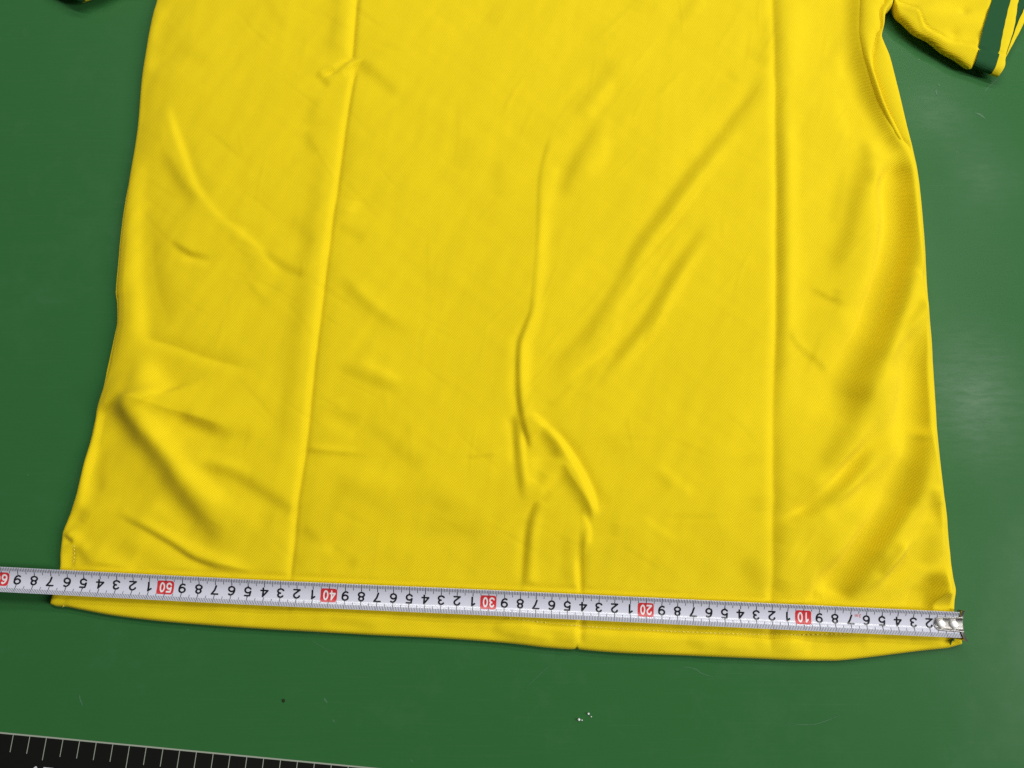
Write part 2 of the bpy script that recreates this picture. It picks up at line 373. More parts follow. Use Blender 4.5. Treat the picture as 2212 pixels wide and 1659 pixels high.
stroke([(437,1006),(480,1016),(520,1030),(586,1070),(640,1107)], [-.10,-.18,-.15,-.15,-.14], 11, 11, (.15,.05)); stroke([(430,985),(500,1000),(560,1030)], .06, 12)
stroke([(450,1060),(520,1090),(600,1130)], .05, 20); stroke([(214,948),(200,985),(188,1030),(184,1080),(190,1110)], [.10,.16,.14,.1], 14, 14)
stroke([(228,960),(216,1010),(222,1070)], -.09, 10)
stroke([(250,1108),(285,1126),(318,1142),(371,1175),(422,1206),(482,1227),(526,1247)], [-.06,-.14,-.26,-.34,-.36,-.26,-.20], 7, 5, (.1,.03))
stroke([(300,1118),(360,1150),(420,1186),(490,1210),(560,1240)], .11, 12); stroke([(300,1150),(380,1200),(450,1235)], .06, 12)
stroke([(330,1080),(380,1110),(420,1150)], .06, 16); stroke([(200,1120),(186,1112),(176,1132)], -.10, 10)
stroke([(136,1155),(150,1163),(164,1172)], -.34, 5, 4, (.05,.2)); stroke([(150,1140),(170,1158),(200,1190)], .08, 10)
stroke([(166,1176),(180,1195),(200,1220),(232,1238)], [-.20,-.16,-.12,-.05], 9); stroke([(164,1176),(162,1200),(159,1230)], -.16, 4)
stroke([(215,1180),(250,1215),(300,1240)], .06, 16); stroke([(262,1170),(300,1200)], -.06, 12)
# lower left centre
stroke([(672,1165),(720,1187),(768,1212)], .08, 11); stroke([(655,1135),(680,1160),(706,1184)], -.09, 9); stroke([(715,1180),(745,1200),(780,1225)], -.08, 10)
stroke([(668,974),(710,979),(768,984),(810,986)], [-.13,-.11,-.08,-.03], 5, 6, (.05,.3)); stroke([(668,964),(720,970),(780,974)], .05, 7)
stroke([(735,600),(780,650),(830,690),(900,735)], [-.11,-.12,-.10,-.03], 10, 14); stroke([(770,618),(820,660),(870,700)], .06, 12)
stroke([(735,495),(768,510),(800,530)], -.08, 12); stroke([(768,440),(760,470)], .06, 18); stroke([(720,790),(780,815),(830,835),(884,850)], [-.08,-.11,-.10,-.04], 14, 10); stroke([(780,780),(830,808),(880,828)], .07, 10)
stroke([(790,915),(835,948),(880,985),(930,1010)], -.07, 13); stroke([(720,880),(750,900),(790,912)], -.05, 12); stroke([(1005,991),(1040,988),(1074,983)], -.08, 4)
stroke([(850,1060),(920,1070),(980,1110)], -.04, 20); stroke([(930,1080),(980,1100),(1020,1090)], -.04, 14); stroke([(870,1130),(960,1140),(1060,1150)], -.04, 16)
stroke([(560,1110),(600,1125)], -.05, 12); stroke([(745,900),(740,860)], .04, 12)
stroke([(690,905),(735,925),(780,945)], .05, 13); stroke([(720,1040),(800,1070),(870,1120)], -.045, 18); stroke([(760,1010),(850,1040),(900,1070)], .04, 18)
# centre crease
CC = [(1197,283),(1179,330),(1164,400),(1161,498),(1155,588),(1149,650),(1145,680),(1131,718),(1120,752),(1118,826),(1122,880),(1130,922),(1140,955),(1146,982)]
stroke(CC, [-.04,-.10,-.13,-.12,-.10,-.14,-.20,-.26,-.32,-.38,-.44,-.44,-.32,-.05], 6, 4, (.08,.03))
stroke(off(CC[2:12],15,0), [.06,.10,.08,.08,.10,.10,.15,.14,.12,.06], 12, 12); stroke(off(CC[6:12],-14), .05, 8)
stroke([(1112,895),(1113,920),(1116,972),(1122,1031),(1131,1095)], [-.08,-.28,-.30,-.26,-.06], 8, 6, (.1,.2)); stroke([(1126,930),(1130,970),(1136,1020),(1144,1060)], [.22,.14,.10,.06], 6)
stroke([(1150,985),(1156,1010),(1150,1050)], .08, 12); stroke([(1098,900),(1104,960),(1104,1010)], .07, 9)
stroke([(1168,1075),(1158,1088),(1146,1122),(1139,1165),(1134,1225),(1129,1285)], [-.06,-.20,-.30,-.30,-.24,-.16], 8, 5, (.12,.02)); stroke([(1172,1100),(1158,1150),(1154,1220),(1150,1275)], .08, 9)
stroke([(1127,1130),(1122,1200),(1116,1260)], .06, 9)
BR_ = [(1143,888),(1158,903),(1178,920),(1213,958),(1246,1006),(1273,1060),(1286,1100),(1296,1122)]
stroke(BR_, [.10,.22,.28,.32,.34,.32,.22,.08], 5, 8, (.1,.12)); stroke(off(BR_[2:7],12,-6), -.12, 10, 3)
stroke([(1165,925),(1183,946),(1200,975),(1204,1000)], [-.10,-.26,-.28,-.10], 13, 13); stroke([(1212,1000),(1228,1030),(1250,1062),(1270,1098),(1279,1136)], [-.15,-.26,-.26,-.26,-.16], 4, 13, (.1,.2))
stroke([(1222,1012),(1190,1040),(1162,1074)], .08, 8); stroke([(1175,1022),(1160,1045)], -.08, 12); stroke([(1190,1060),(1172,1085)], -.06, 8)
stroke([(1255,1105),(1266,1125),(1273,1148),(1270,1180)], .16, 5); stroke([(1270,1180),(1264,1220),(1262,1290)], -.07, 7); stroke([(1246,1185),(1246,1230),(1249,1300),(1247,1395)], [.10,.20,.22,.16], 7, 5, (.2,.05))
stroke([(1259,1135),(1258,1180),(1257,1230),(1260,1290)], [-.14,-.22,-.20,-.18], 4, 6, (.2,.02)); stroke([(1226,1150),(1222,1210),(1228,1270)], -.07, 10)
stroke([(1330,1130),(1322,1160)], -.06, 9); stroke([(1262,1310),(1258,1396)], -.14, 6); stroke([(1290,1075),(1320,1080)], -.04, 12)
# diagonal pulls, upper right to lower left
D1 = [(1640,150),(1624,208),(1580,268),(1535,327),(1476,402),(1426,470),(1378,534),(1333,617),(1289,692),(1244,745),(1199,790),(1165,822)]
D2 = [(1545,470),(1508,515),(1470,567),(1431,632),(1393,698),(1348,751),(1298,811),(1250,856),(1232,900)]
stroke(D1, [-.08,-.16,-.15,-.15,-.17,-.18,-.16,-.13,-.12,-.11,-.09], 16, 11, (.1,.1)); stroke(off(D1[2:9],22,14), [.08,.10,.10,.08,.06], 11)
stroke(D2, [-.07,-.13,-.17,-.18,-.18,-.16,-.13,-.10,-.05], 13, 10); stroke(off(D2[1:7],20,12), [.08,.10,.10,.07], 10)
stroke([(1495,450),(1440,515),(1372,597),(1330,660)], -.07, 6, 6); stroke([(1431,671),(1405,712),(1385,750)], -.08, 6); stroke([(1330,760),(1280,830),(1250,860)], .08, 7)
stroke([(1350,690),(1290,770),(1215,830)], .06, 7); stroke([(1172,880),(1200,870),(1240,830)], -.07, 8); stroke([(1290,700),(1240,790)], -.03, 6)
stroke([(1646,118),(1610,150),(1560,182)], -.06, 18); stroke([(1625,135),(1580,180)], .05, 14); stroke([(1500,0),(1482,30),(1460,62)], -.06, 14); stroke([(1520,10),(1500,45)], .04, 12)
stroke([(1325,130),(1304,178),(1270,220),(1229,264)], -.08, 18); stroke([(1298,268),(1272,310),(1244,357),(1208,446)], [-.08,-.10,-.12,-.10], 14); stroke([(1262,268),(1290,235),(1325,180)], .08, 12)
stroke([(1308,300),(1300,345),(1260,390)], .07, 13); stroke([(1205,360),(1192,420),(1180,470)], .08, 12)
stroke([(1050,40),(1088,60)], -.04, 20); stroke([(1010,300),(1000,380)], -.04, 16); stroke([(1080,350),(1075,440)], -.04, 14); stroke([(1380,5),(1365,40)], -.04, 16)
stroke([(1420,1000),(1460,1040),(1500,1070)], .05, 9); stroke([(1380,1110),(1420,1140),(1470,1170)], .05, 8); stroke([(1410,1020),(1450,1060)], -.04, 9); stroke([(1310,940),(1330,985)], -.04, 14)
stroke([(1600,1200),(1620,1240),(1650,1285)], -.07, 16); stroke([(1610,980),(1625,1010)], -.06, 20); stroke([(1622,1070),(1632,1110)], -.06, 16)
# right packing fold
RF = [(1660,-60),(1662,0),(1667,200),(1670,420),(1670,560),(1669,677),(1666,840),(1664,1049),(1664,1290),(1664,1420)]
stroke(off(RF,-4), [.07,.09,.10,.12,.12,.10,.08,.08], 2.0, 11, E0); stroke(off(RF,4), [-.15,-.20,-.26,-.34,-.34,-.28,-.18,-.15,-.12,-.09], 14, 2.0, E0)
stroke(off(RF[2:7],34), .08, 16); stroke([(1640,170),(1650,110),(1652,40)], -.07, 12)
# right panel
stroke([(1720,0),(1722,90),(1712,200)], .05, 18); stroke([(1790,0),(1800,100),(1785,180)], -.06, 16); stroke([(1800,120),(1818,180)], .05, 12)
stroke([(1862,330),(1850,380),(1838,440),(1824,513),(1800,564),(1788,620)], [-.08,-.12,-.14,-.15,-.12,-.08], 14); stroke([(1818,360),(1802,440),(1790,500)], -.06, 9)
stroke([(1735,628),(1752,634),(1775,646),(1800,660),(1825,668)], [-.02,-.08,-.11,-.08,-.02], 5, 6); stroke([(1795,660),(1800,630)], -.08, 8); stroke([(1800,672),(1830,690)], .05, 12)
stroke([(1694,715),(1711,748),(1758,784),(1788,812)], -.10, 6); stroke([(1700,735),(1750,775)], .04, 8)
stroke([(1948,330),(1950,380),(1953,440),(1955,500),(1948,560),(1926,655),(1901,722),(1862,796),(1836,860),(1810,918)], [-.30,-.48,-.48,-.46,-.46,-.44,-.42,-.36,-.30,-.12], 18, 20, (.08,.12))
stroke([(1905,330),(1900,400),(1905,480),(1898,560),(1875,640),(1850,710),(1820,780)], [.10,.20,.20,.18,.15,.12,.06], 22, 20); stroke([(1860,300),(1865,360),(1868,420)], -.10, 10)
stroke([(1970,560),(1955,640),(1930,720),(1900,790)], .10, 12); stroke([(1990,655),(1975,672),(1955,700),(1935,740)], [-.20,-.18,-.12,-.05], 9)
stroke([(1972,610),(1985,600)], .08, 12)
stroke([(1862,815),(1836,895),(1807,952),(1750,1025)], -.10, 15); stroke([(1880,900),(1852,960),(1800,1020),(1740,1062)], .09, 14)
stroke([(1880,960),(1849,1003),(1791,1068),(1708,1108)], [-.08,-.16,-.20,-.12], 9); stroke([(1870,1040),(1820,1080),(1760,1120)], .07, 16)
stroke([(1985,690),(1989,760),(1991,826),(1993,900),(1990,960)], [-.12,-.24,-.28,-.30,-.26], 14, 22); stroke([(1950,770),(1942,830),(1935,890),(1940,960),(1930,1010)], [.06,.14,.16,.12,.08], 24)
stroke([(1988,930),(1982,985),(1952,1081),(1903,1161),(1855,1226),(1810,1290)], [-.30,-.34,-.36,-.38,-.40,-.30], 14, 17, (.05,.05)); stroke([(1930,1040),(1890,1110),(1840,1180),(1800,1230)], [.06,.12,.14,.10], 22)
stroke([(1940,1175),(1912,1208),(1885,1245)], -.15, 9); stroke([(1975,1085),(1930,1150),(1890,1205)], .12, 9); stroke([(1960,1165),(1920,1220),(1890,1270)], .08, 9)
stroke([(1996,1050),(2008,1075),(2022,1110),(2032,1150)], [-.10,-.20,-.22,-.10], 11); stroke([(2012,1045),(2028,1090)], .12, 9); stroke([(2000,1120),(2006,1170),(2000,1230)], -.09, 16)
stroke([(2030,1225),(2027,1268),(2024,1310),(2022,1340)], [-.14,-.48,-.55,-.40], 7, 16, (.2,.05)); stroke([(2044,1262),(2040,1300),(2040,1330)], .20, 8)
stroke([(1960,1290),(1990,1300)], -.08, 12); stroke([(1745,1255),(1770,1262),(1790,1275)], .08, 16); stroke([(1755,1285),(1780,1287)], -.10, 6)
stroke([(1700,1180),(1740,1200)], .04, 20); stroke([(1690,1250),(1680,1280)], -.06, 14); stroke([(1690,1130),(1680,1180)], -.05, 12)
SEAM = [(1976,402),(1985,494),(1992,617),(1998,692),(2006,823),(2016,968),(2026,1049),(2036,1129),(2044,1200)]
stroke(SEAM, .14, 5, 7, E0); stroke(off(SEAM[2:],-7), -.10, 3, 6)
stroke([(1843,-60),(1842,0),(1841,90),(1854,155),(1878,225),(1912,290),(1945,338),(1958,372)], [-.30,-.34,-.36,-.40,-.40,-.36,-.30,-.10], 6, 16, (.02,.1))
stroke([(1800,210),(1815,260),(1825,310)], .06, 14); stroke([(1880,310),(1895,350)], .08, 14)
# hem strip below the tape
stroke([(1080,1333),(1122,1338),(1271,1353),(1407,1361),(1519,1366),(1643,1370),(1745,1371),(1807,1369)], -.12, 5, 5, E0); stroke([(1122,1346),(1271,1361),(1407,1369),(1519,1374),(1643,1378),(1745,1379)], .10, 6, 6, E0); stroke([(700,1335),(760,1345),(820,1362)], -.06, 10); stroke([(1060,1350),(1090,1372),(1120,1385)], -.10, 10)
stroke([(1140,1360),(1200,1380)], .07, 10); stroke([(1480,1380),(1520,1400)], -.06, 10); stroke([(1560,1385),(1640,1400)], .05, 10); stroke([(1700,1380),(1760,1400)], .07, 14); stroke([(1780,1385),(1830,1378),(1880,1385)], -.09, 9)
stroke([(2050,1378),(2052,1398)], -.16, 4, 4, E0); stroke([(2040,1384),(2030,1396)], .1, 7); stroke([(1960,1385),(2020,1388)], -.06, 8)
stroke([(300,1325),(420,1338)], .05, 7); stroke([(144,1295),(144,1309)], -.15, 4, 4, E0)
# secondary creases too faint to measure one by one: short, thin, following the pull of the cloth around them
rc = random.Random(11)
for _ in range(150):
    x, y = rc.uniform(330, 1980), rc.uniform(20, 1215)
    ang = -32 if x < 1050 else (56 if x < 1640 and y < 900 else (-25 if x < 1640 else 60))
    if rc.random() < .25: ang = 84
    a = math.radians(ang+rc.gauss(0, 11)); l = rc.uniform(30, 95); b = rc.uniform(-.22, .22)*l
    c, sn = math.cos(a), math.sin(a)
    pts = [(x-c*l, y+sn*l), (x+sn*b*.5, y+c*b*.5), (x+c*l, y-sn*l)]
    am = rc.uniform(.012, .045); w = rc.uniform(2.5, 6)
    stroke(pts, -am, w, w*1.6, (.4, .4)); stroke([(px+sn*w*1.6, py+c*w*1.6) for px, py in pts], am*.7, w*1.5, w, (.4, .4))
# faint random rumpling
def lowpass(a, s):
    ky = np.fft.fftfreq(a.shape[0], GS)[:, None]; kx = np.fft.rfftfreq(a.shape[1], GS)[None]
    return np.fft.irfft2(np.fft.rfft2(a)*np.exp(-2*(math.pi*s)**2*(kx**2+ky**2)), s=a.shape)
for s, amp in ((.3, .003), (1.0, .003), (2.6, .005)):
    q = lowpass(np.random.randn(*SH.shape), s); SH += q/q.std()*amp
def streaks(deg, along, across, amp):
    a = math.radians(deg); fy = np.fft.fftfreq(SH.shape[0], GS)[:, None]; fx = np.fft.rfftfreq(SH.shape[1], GS)[None]
    fa, fp = fx*math.cos(a)+fy*math.sin(a), -fx*math.sin(a)+fy*math.cos(a)
    q = np.fft.irfft2(np.fft.rfft2(np.random.randn(*SH.shape))*np.exp(-2*math.pi**2*((along*fa)**2+(across*fp)**2)), s=SH.shape)
    return q/q.std()*amp
SH += streaks(82, 2.0, .18, .005)+streaks(-38, 1.6, .2, .005)+streaks(58, 2.4, .22, .006)
SH = lowpass(SH, .03)
ky = 2*math.pi*np.fft.fftfreq(SH.shape[0], GS)[:, None]; kx = 2*math.pi*np.fft.rfftfreq(SH.shape[1], GS)[None]
lx, ly = math.cos(LIGHT_AZ), math.sin(LIGHT_AZ)
kl, kp = kx*lx+ky*ly, -kx*ly+ky*lx
SH = np.where(SH < 0, SH*1.75, SH*1.9)
def integrate(S):
    return np.fft.irfft2(np.fft.rfft2(-S/GAIN)*(-1j*kl)/(kl**2+.09*kp**2+(2*math.pi/12.0)**2), s=S.shape)
def turned(H):
    """how much more light than level cloth each spot of the height field catches"""
    gyd, gxd = np.gradient(H, GS); n = np.sqrt(1+gxd**2+gyd**2)
    lit = np.maximum(0, LIGHT_SUM[2]-gxd*LIGHT_SUM[0]-gyd*LIGHT_SUM[1])/n+math.pi*AMBIENT*(1+1/n)/2
    return lit/(LIGHT_SUM[2]+math.pi*AMBIENT)-1
SE = SH.copy()
for _ in range(4):
    HF = integrate(SE)
    SE = np.clip(SE+.45*(SH-turned(HF)), -1.15, .8)
HF = lowpass(integrate(SE), .028)
def wrinkle(X, Y):
    fx = np.clip((X-GX0)/GS, 0, len(gx)-1.001); fy = np.clip((Y-GY0)/GS, 0, len(gy)-1.001)
    i, j = fx.astype(int), fy.astype(int); a, b = fx-i, fy-j
    return (HF[j, i]*(1-a)+HF[j, i+1]*a)*(1-b)+(HF[j+1, i]*(1-a)+HF[j+1, i+1]*a)*b

# ------------------------------------------------------------------ tape path (needed to press the cloth down under it)
TN = np.array([0.15, 1, 5, 10, 15, 20, 25, 30, 35, 40, 45, 50, 59, 80])
TXS = np.array([3779.8, 3727, 3480.1, 3169, 2858, 2547, 2237.3, 1925.9, 1613.5, 1296.1, 976.5, 651, 65.6, -1310])/1.8228
TYX = [-740, 0, 548.6, 1097, 1645.8, 2073.6, 2120]; TYY = [1186.5, 1224.4, 1252.5, 1276.3, 1302.6, 1322.3, 1324.4]
HALF, SAG, TZ = .75, .30, .80
def tape_z(N): return TZ + .5*np.clip((np.asarray(N, float)-56)/24, 0, 1)**1.5
_N = np.linspace(-.2, 80, 1605)
_tx = np.interp(_N, TN, TXS); _tx = np.where(_N < .15, TXS[0]+(.15-_N)*34, _tx)
_top = at(_tx, np.interp(_tx, TYX, TYY), tape_z(_N)+SAG)
_ker = np.ones(161)/161
_sm = np.stack([np.convolve(np.pad(_top[:, k]-_N*0, 80, mode='reflect', reflect_type='odd'), _ker, 'valid') for k in (0, 1)], -1)
_tan = np.gradient(_sm, axis=0); _tan /= np.linalg.norm(_tan, axis=1)[:, None]
_nor = np.stack([_tan[:, 1], -_tan[:, 0]], -1)                     # towards the collar end
_cen = _sm - _nor*HALF
def blade(N, w, dz=0.0):
    N = np.asarray(N, float); w = np.asarray(w, float)
    c = np.stack([np.interp(N, _N, _cen[:, k]) for k in (0, 1)], -1); n = np.stack([np.interp(N, _N, _nor[:, k]) for k in (0, 1)], -1)
    p = c+n*w[..., None]; z = tape_z(N)+SAG*(w/HALF)**2+dz
    return np.concatenate([p, z[..., None]], -1)
def press(X, Y, Z):
    """cloth lying under the blade cannot rise above it"""
    k = np.clip(np.interp(X, _cen[::-1, 0], np.arange(len(_cen))[::-1]), 0, len(_cen)-1).astype(int)
    w = (Y-_cen[k, 1])*_nor[k, 1]+(X-_cen[k, 0])*_nor[k, 0]
    lim = tape_z(_N[k])-.09
    lim = lim+.9*np.clip(np.abs(w)-1.0, 0, 9)**1.5; k = .05
    return lim-k*np.logaddexp(0, (lim-Z)/k)

# ------------------------------------------------------------------ shirt
shirt = empty('shirt', (0, 8, 0))
props(shirt, 'yellow knit sports shirt laid flat on the green table, hem towards the viewer', 'shirt')
_so = np.array([0, 8, 0])
def child(name, V, mat, parent=shirt, orig=_so):
    return grid_mesh(name, V-orig, mat, parent)

def coons(Lp, Rp, Hp, nu, nv, du=0):
    v = np.linspace(0, 1, nv); u = np.linspace(0, 1, nu)
    yl = Lp[0, 1]+v*(Lp[-1, 1]-Lp[0, 1]); xl = np.interp(yl, np.maximum.accumulate(Lp[:, 1]), Lp[:, 0])
    yr = Rp[0, 1]+v*(Rp[-1, 1]-Rp[0, 1]); xr = np.interp(yr, np.maximum.accumulate(Rp[:, 1]), Rp[:, 0])
    xh = Hp[0, 0]+u*(Hp[-1, 0]-Hp[0, 0]); yh = np.interp(xh, np.maximum.accumulate(Hp[:, 0]), Hp[:, 1])
    P = np.zeros((nv, nu, 2)); U, Vv = np.meshgrid(u, v)
    rul_ = np.stack([xl[:, None]*(1-U)+xr[:, None]*U, yl[:, None]*(1-U)+yr[:, None]*U], -1)
    lin = np.stack([xl[-1]*(1-u)+xr[-1]*u, yl[-1]*(1-u)+yr[-1]*u], -1)
    cor = np.stack([xh, yh], -1)-lin
    wgt = np.clip((Vv-.75)/.25, 0, 1); wgt = wgt*wgt*(3-2*wgt)
    return rul_+cor[None]*wgt[..., None]

NU, NV = 1000, 860
P = coons(Lc, Rc, Hc, NU, NV)
XY = at(P[..., 0], P[..., 1], .35)
X, Y = XY[..., 0], XY[..., 1]
dl = np.linalg.norm(XY-XY[:, :1], axis=-1); dr = np.linalg.norm(XY-XY[:, -1:], axis=-1); dh = np.linalg.norm(XY-XY[-1:], axis=-1)
D = np.minimum(np.minimum(dl, dr), dh)
prof = lambda d, w: np.sqrt(np.clip(1-(1-np.clip(d/w, 0, 1))**2, 0, 1))
EDGE = .36
Zb = EDGE+.16*prof(D, .28)+.34*(1-np.exp(-D/2.8))
lift = np.clip((dh-3.0)/7.0, 0, 1); Zb = Zb+.34*lift*lift*(3-2*lift)*(1-np.exp(-D/1.3))     # the cloth billows a little above the pressed hem
fade = np.clip(D/.7, 0, 1); fade = fade*fade*(3-2*fade)
Wr = wrinkle(X, Y)
Wr = Wr*(.25+.75*fade)
room = np.maximum(Zb-.07, .08)
Wr = np.where(Wr < 0, -room*np.tanh(-Wr/room), Wr)
Z = Zb+Wr
Z = press(X, Y, Z)
V = np.stack([X, Y, Z], -1)
# the cloth turns under at the sides and the hem
def turn_under(V, dirs, edge):
    """append three columns that roll under the edge; dirs = inward direction per edge point"""
    z0 = edge[:, 2]
    r1 = np.c_[edge[:, :2]-dirs*.05, z0-.07]; r2 = np.c_[edge[:, :2]-dirs*.02, np.maximum(z0-.16, .05)]; r3 = np.c_[edge[:, :2]+dirs*.35, np.maximum(z0-.20, .03)]
    return r1, r2, r3
inl = V[:, 4, :2]-V[:, 0, :2]; inl /= np.linalg.norm(inl, axis=1)[:, None]
inr = V[:, -5, :2]-V[:, -1, :2]; inr /= np.linalg.norm(inr, axis=1)[:, None]
l1, l2, l3 = turn_under(V, inl, V[:, 0]); r1, r2, r3 = turn_under(V, inr, V[:, -1])
V = np.concatenate([l3[:, None], l2[:, None], l1[:, None], V, r1[:, None], r2[:, None], r3[:, None]], 1)
inh = V[-5, :, :2]-V[-1, :, :2]; inh /= np.linalg.norm(inh, axis=1)[:, None]
h1, h2, h3 = turn_under(V, inh, V[-1]); V = np.concatenate([V, h1[None], h2[None], h3[None]], 0)
child('front_panel', V, M_YEL)

# back panel: lies on the table, peeps out along the left side seam and the right hem corner
Lb = Lc.copy(); Lb[:, 0] -= np.interp(Lb[:, 1], [-400,380,430,560,628,640,655,690,740,800,830,860,1140,1160,1300], [0,0,2.5,3,4,4.5,3,2,3.5,5,2,0,0,-8,-8])
Rb = Rc.copy(); Rb[:, 0] += np.interp(Rb[:, 1], [-400,380,500,800,1200,1260,1330,1390], [-6,-4,1.5,2,0,-1,-8,-6])
Hb = Hc.copy(); Hb[:, 1] -= 6
Hb[0] = Lb[-1]-np.array([0, 6]); Hb[-1] = Rb[-1]-np.array([0, 6]); Lb[-1] = Hb[0]; Rb[-1] = Hb[-1]
P = coons(Lb, Rb, Hb, 80, 160); XY = at(P[..., 0], P[..., 1], .1)
dl = np.linalg.norm(XY-XY[:, :1], axis=-1); dr = np.linalg.norm(XY-XY[:, -1:], axis=-1)
child('back_panel', np.concatenate([XY, (.09+0*np.minimum(dl, dr))[..., None]], -1), M_YEL)

# rolled fold of spare cloth under the arm
FL = smooth([(1849,-330),(1850,-100),(1850.5,0),(1849,60),(1849,89),(1856,125),(1863,149),(1889,223),(1922,283),(1956,332)])
FR = smooth([(1915,-330),(1922,-100),(1927,0),(1926,15),(1911,33),(1907,60),(1901.5,86),(1909,105),(1922,134),(1937,193),(1952,253),(1968,318),(1972,338)])
nv, nu = 150, 34
v = np.linspace(0, 1, nv); u = np.linspace(0, 1, nu)
yl = FL[0, 1]+v*(FL[-1, 1]-FL[0, 1]); yr = FR[0, 1]+v*(FR[-1, 1]-FR[0, 1])
xl = np.interp(yl, FL[:, 1], FL[:, 0]); xr = np.interp(yr, np.maximum.accumulate(FR[:, 1]), FR[:, 0])
ug = np.interp(yl, [-330, -40, 40, 70, 100, 125, 155, 225, 285, 332], [.55,.62,.75,.85,.55,.34,.20,.22,.30,.4])
Uv, Vv = np.meshgrid(u, v); G = ug[:, None]
xx = xl[:, None]*(1-Uv)+xr[:, None]*Uv; yy = yl[:, None]*(1-Uv)+yr[:, None]*Uv
s1 = np.clip(Uv/G, 0, 1); s2 = np.clip((Uv-G)/(1-G), 0, 1)
tip = np.clip((1-v)/.22, 0, 1)[:, None]; tip = tip*tip*(3-2*tip)
roll = np.sqrt(np.clip(1-(2*s1-1)**2, 0, 1)); flat = np.sqrt(np.clip(1-(2*s2-1)**2, 0, 1))
zz = .98+np.where(Uv < G, .52*roll**.8, .34*flat)*(.25+.75*tip)+.08*tip
zz = zz*np.where(Uv > .9, 1-.35*((Uv-.9)/.1)**2, 1)
tp = np.clip((1-v)/.05, 0, 1)[:, None]; tp = tp*tp*(3-2*tp)
zz = .70+(zz-.70)*tp
XY = at(xx, yy, .8)
F3 = np.concatenate([XY, zz[..., None]], -1)
e = F3[:, :1].copy(); e2 = e.copy(); e2[..., 0] += .05; e2[..., 2] = .15; e3 = e2.copy(); e3[..., 0] += .3
f1 = F3[:, -1:].copy(); f1[..., 2] = .25; f1[..., 0] -= .02; f2 = f1.copy(); f2[..., 0] -= .25; f2[..., 2] = .05
child('underarm_fold', np.concatenate([e3, e2, F3, f1, f2], 1), M_YEL)

# right sleeve: a loose tube standing off the table, trim stripes along the cuff opening
def sleeve_piece(name, bot, top, mat, parent, zfun, nu=70, nv=60, seam=None, orig=_so, under=True):
    b = smooth(bot, 10); t = smooth(top, 10)
    def res(c, n):
        s = np.r_[0, np.cumsum(np.linalg.norm(np.diff(c, axis=0), axis=1))]; q = np.linspace(0, s[-1], n)
        return np.stack([np.interp(q, s, c[:, k]) for k in (0, 1)], -1)
    b, t = res(b, nu), res(t, nu)
    q = np.linspace(0, 1, nv)**1.25
    Pp = b[None]*(1-q)[:, None, None]+t[None]*q[:, None, None]
    Z = zfun(Pp[..., 0], Pp[..., 1], np.broadcast_to(np.linspace(0, 1, nu)[None], Pp.shape[:2]), np.broadcast_to(q[:, None], Pp.shape[:2]))
    XY = at(Pp[..., 0], Pp[..., 1], .9)
    V = np.concatenate([XY, Z[..., None]], -1)
    if under:
        a = V[:1].copy(); a[..., 2] -= .14; a[..., 1] -= .03
        c = V[:1].copy(); c[..., 2] -= .34; c[..., 1] += .05
        d = V[:1].copy(); d[..., 2] = .3; d[..., 1] += .8
        V = np.concatenate([d, c, a, V], 0)
    o = grid_mesh(name, V-orig, mat, parent)
    return o
TOPY = -170
def zs(x, y, u, q):
    """height of the sleeve: rounded lower edge, seam groove, soft puckers"""
    d = q*9.0
    z = .80+.27*prof(d, .5)+.25*np.exp(-((x-2010)/60)**2)*np.exp(-((y-40)/40)**2)
    sx = [1925,1975,1986,1995,2010,2035,2065,2110,2170]; sy = [0,22,45,58,70,84,92,103,118]
    ds = (y-np.interp(x, sx, sy))
    z -= .10*np.exp(-(ds/2.6)**2)*(x > 1935)
    z += .05*np.exp(-((ds-10)/6)**2)
    xg = np.interp(y, [TOPY,0,35,72,107,139], [2192,2141,2130,2119,2111,2106.5])
    z -= .16/(1+np.exp(-(x-xg+1.2)/.8))
    z += .06*np.sin(x*.05+y*.09)+.05*np.sin(x*.021-y*.11+1)
    z -= .16*np.exp(-((x-2080)/11)**2-((y-27)/8)**2)+.16*np.exp(-((x-2058)/12)**2-((y-78)/10)**2)
    return z
def edge_down(z, s, w=.25, h=.3): return z-h*(1-prof(s, w))
sl = sleeve_piece('sleeve', [(1930,8),(1938,33),(1953,49),(1978,70),(2024,99),(2065,124),(2094,140),(2102,141),(2107,139)],
                  [(1928,TOPY),(1960,TOPY),(2000,TOPY),(2040,TOPY),(2090,TOPY),(2130,TOPY),(2168,TOPY),(2180,TOPY),(2192,TOPY)], M_YEL, shirt, zs)
props(sl, 'yellow short sleeve with green stripe round its cuff')
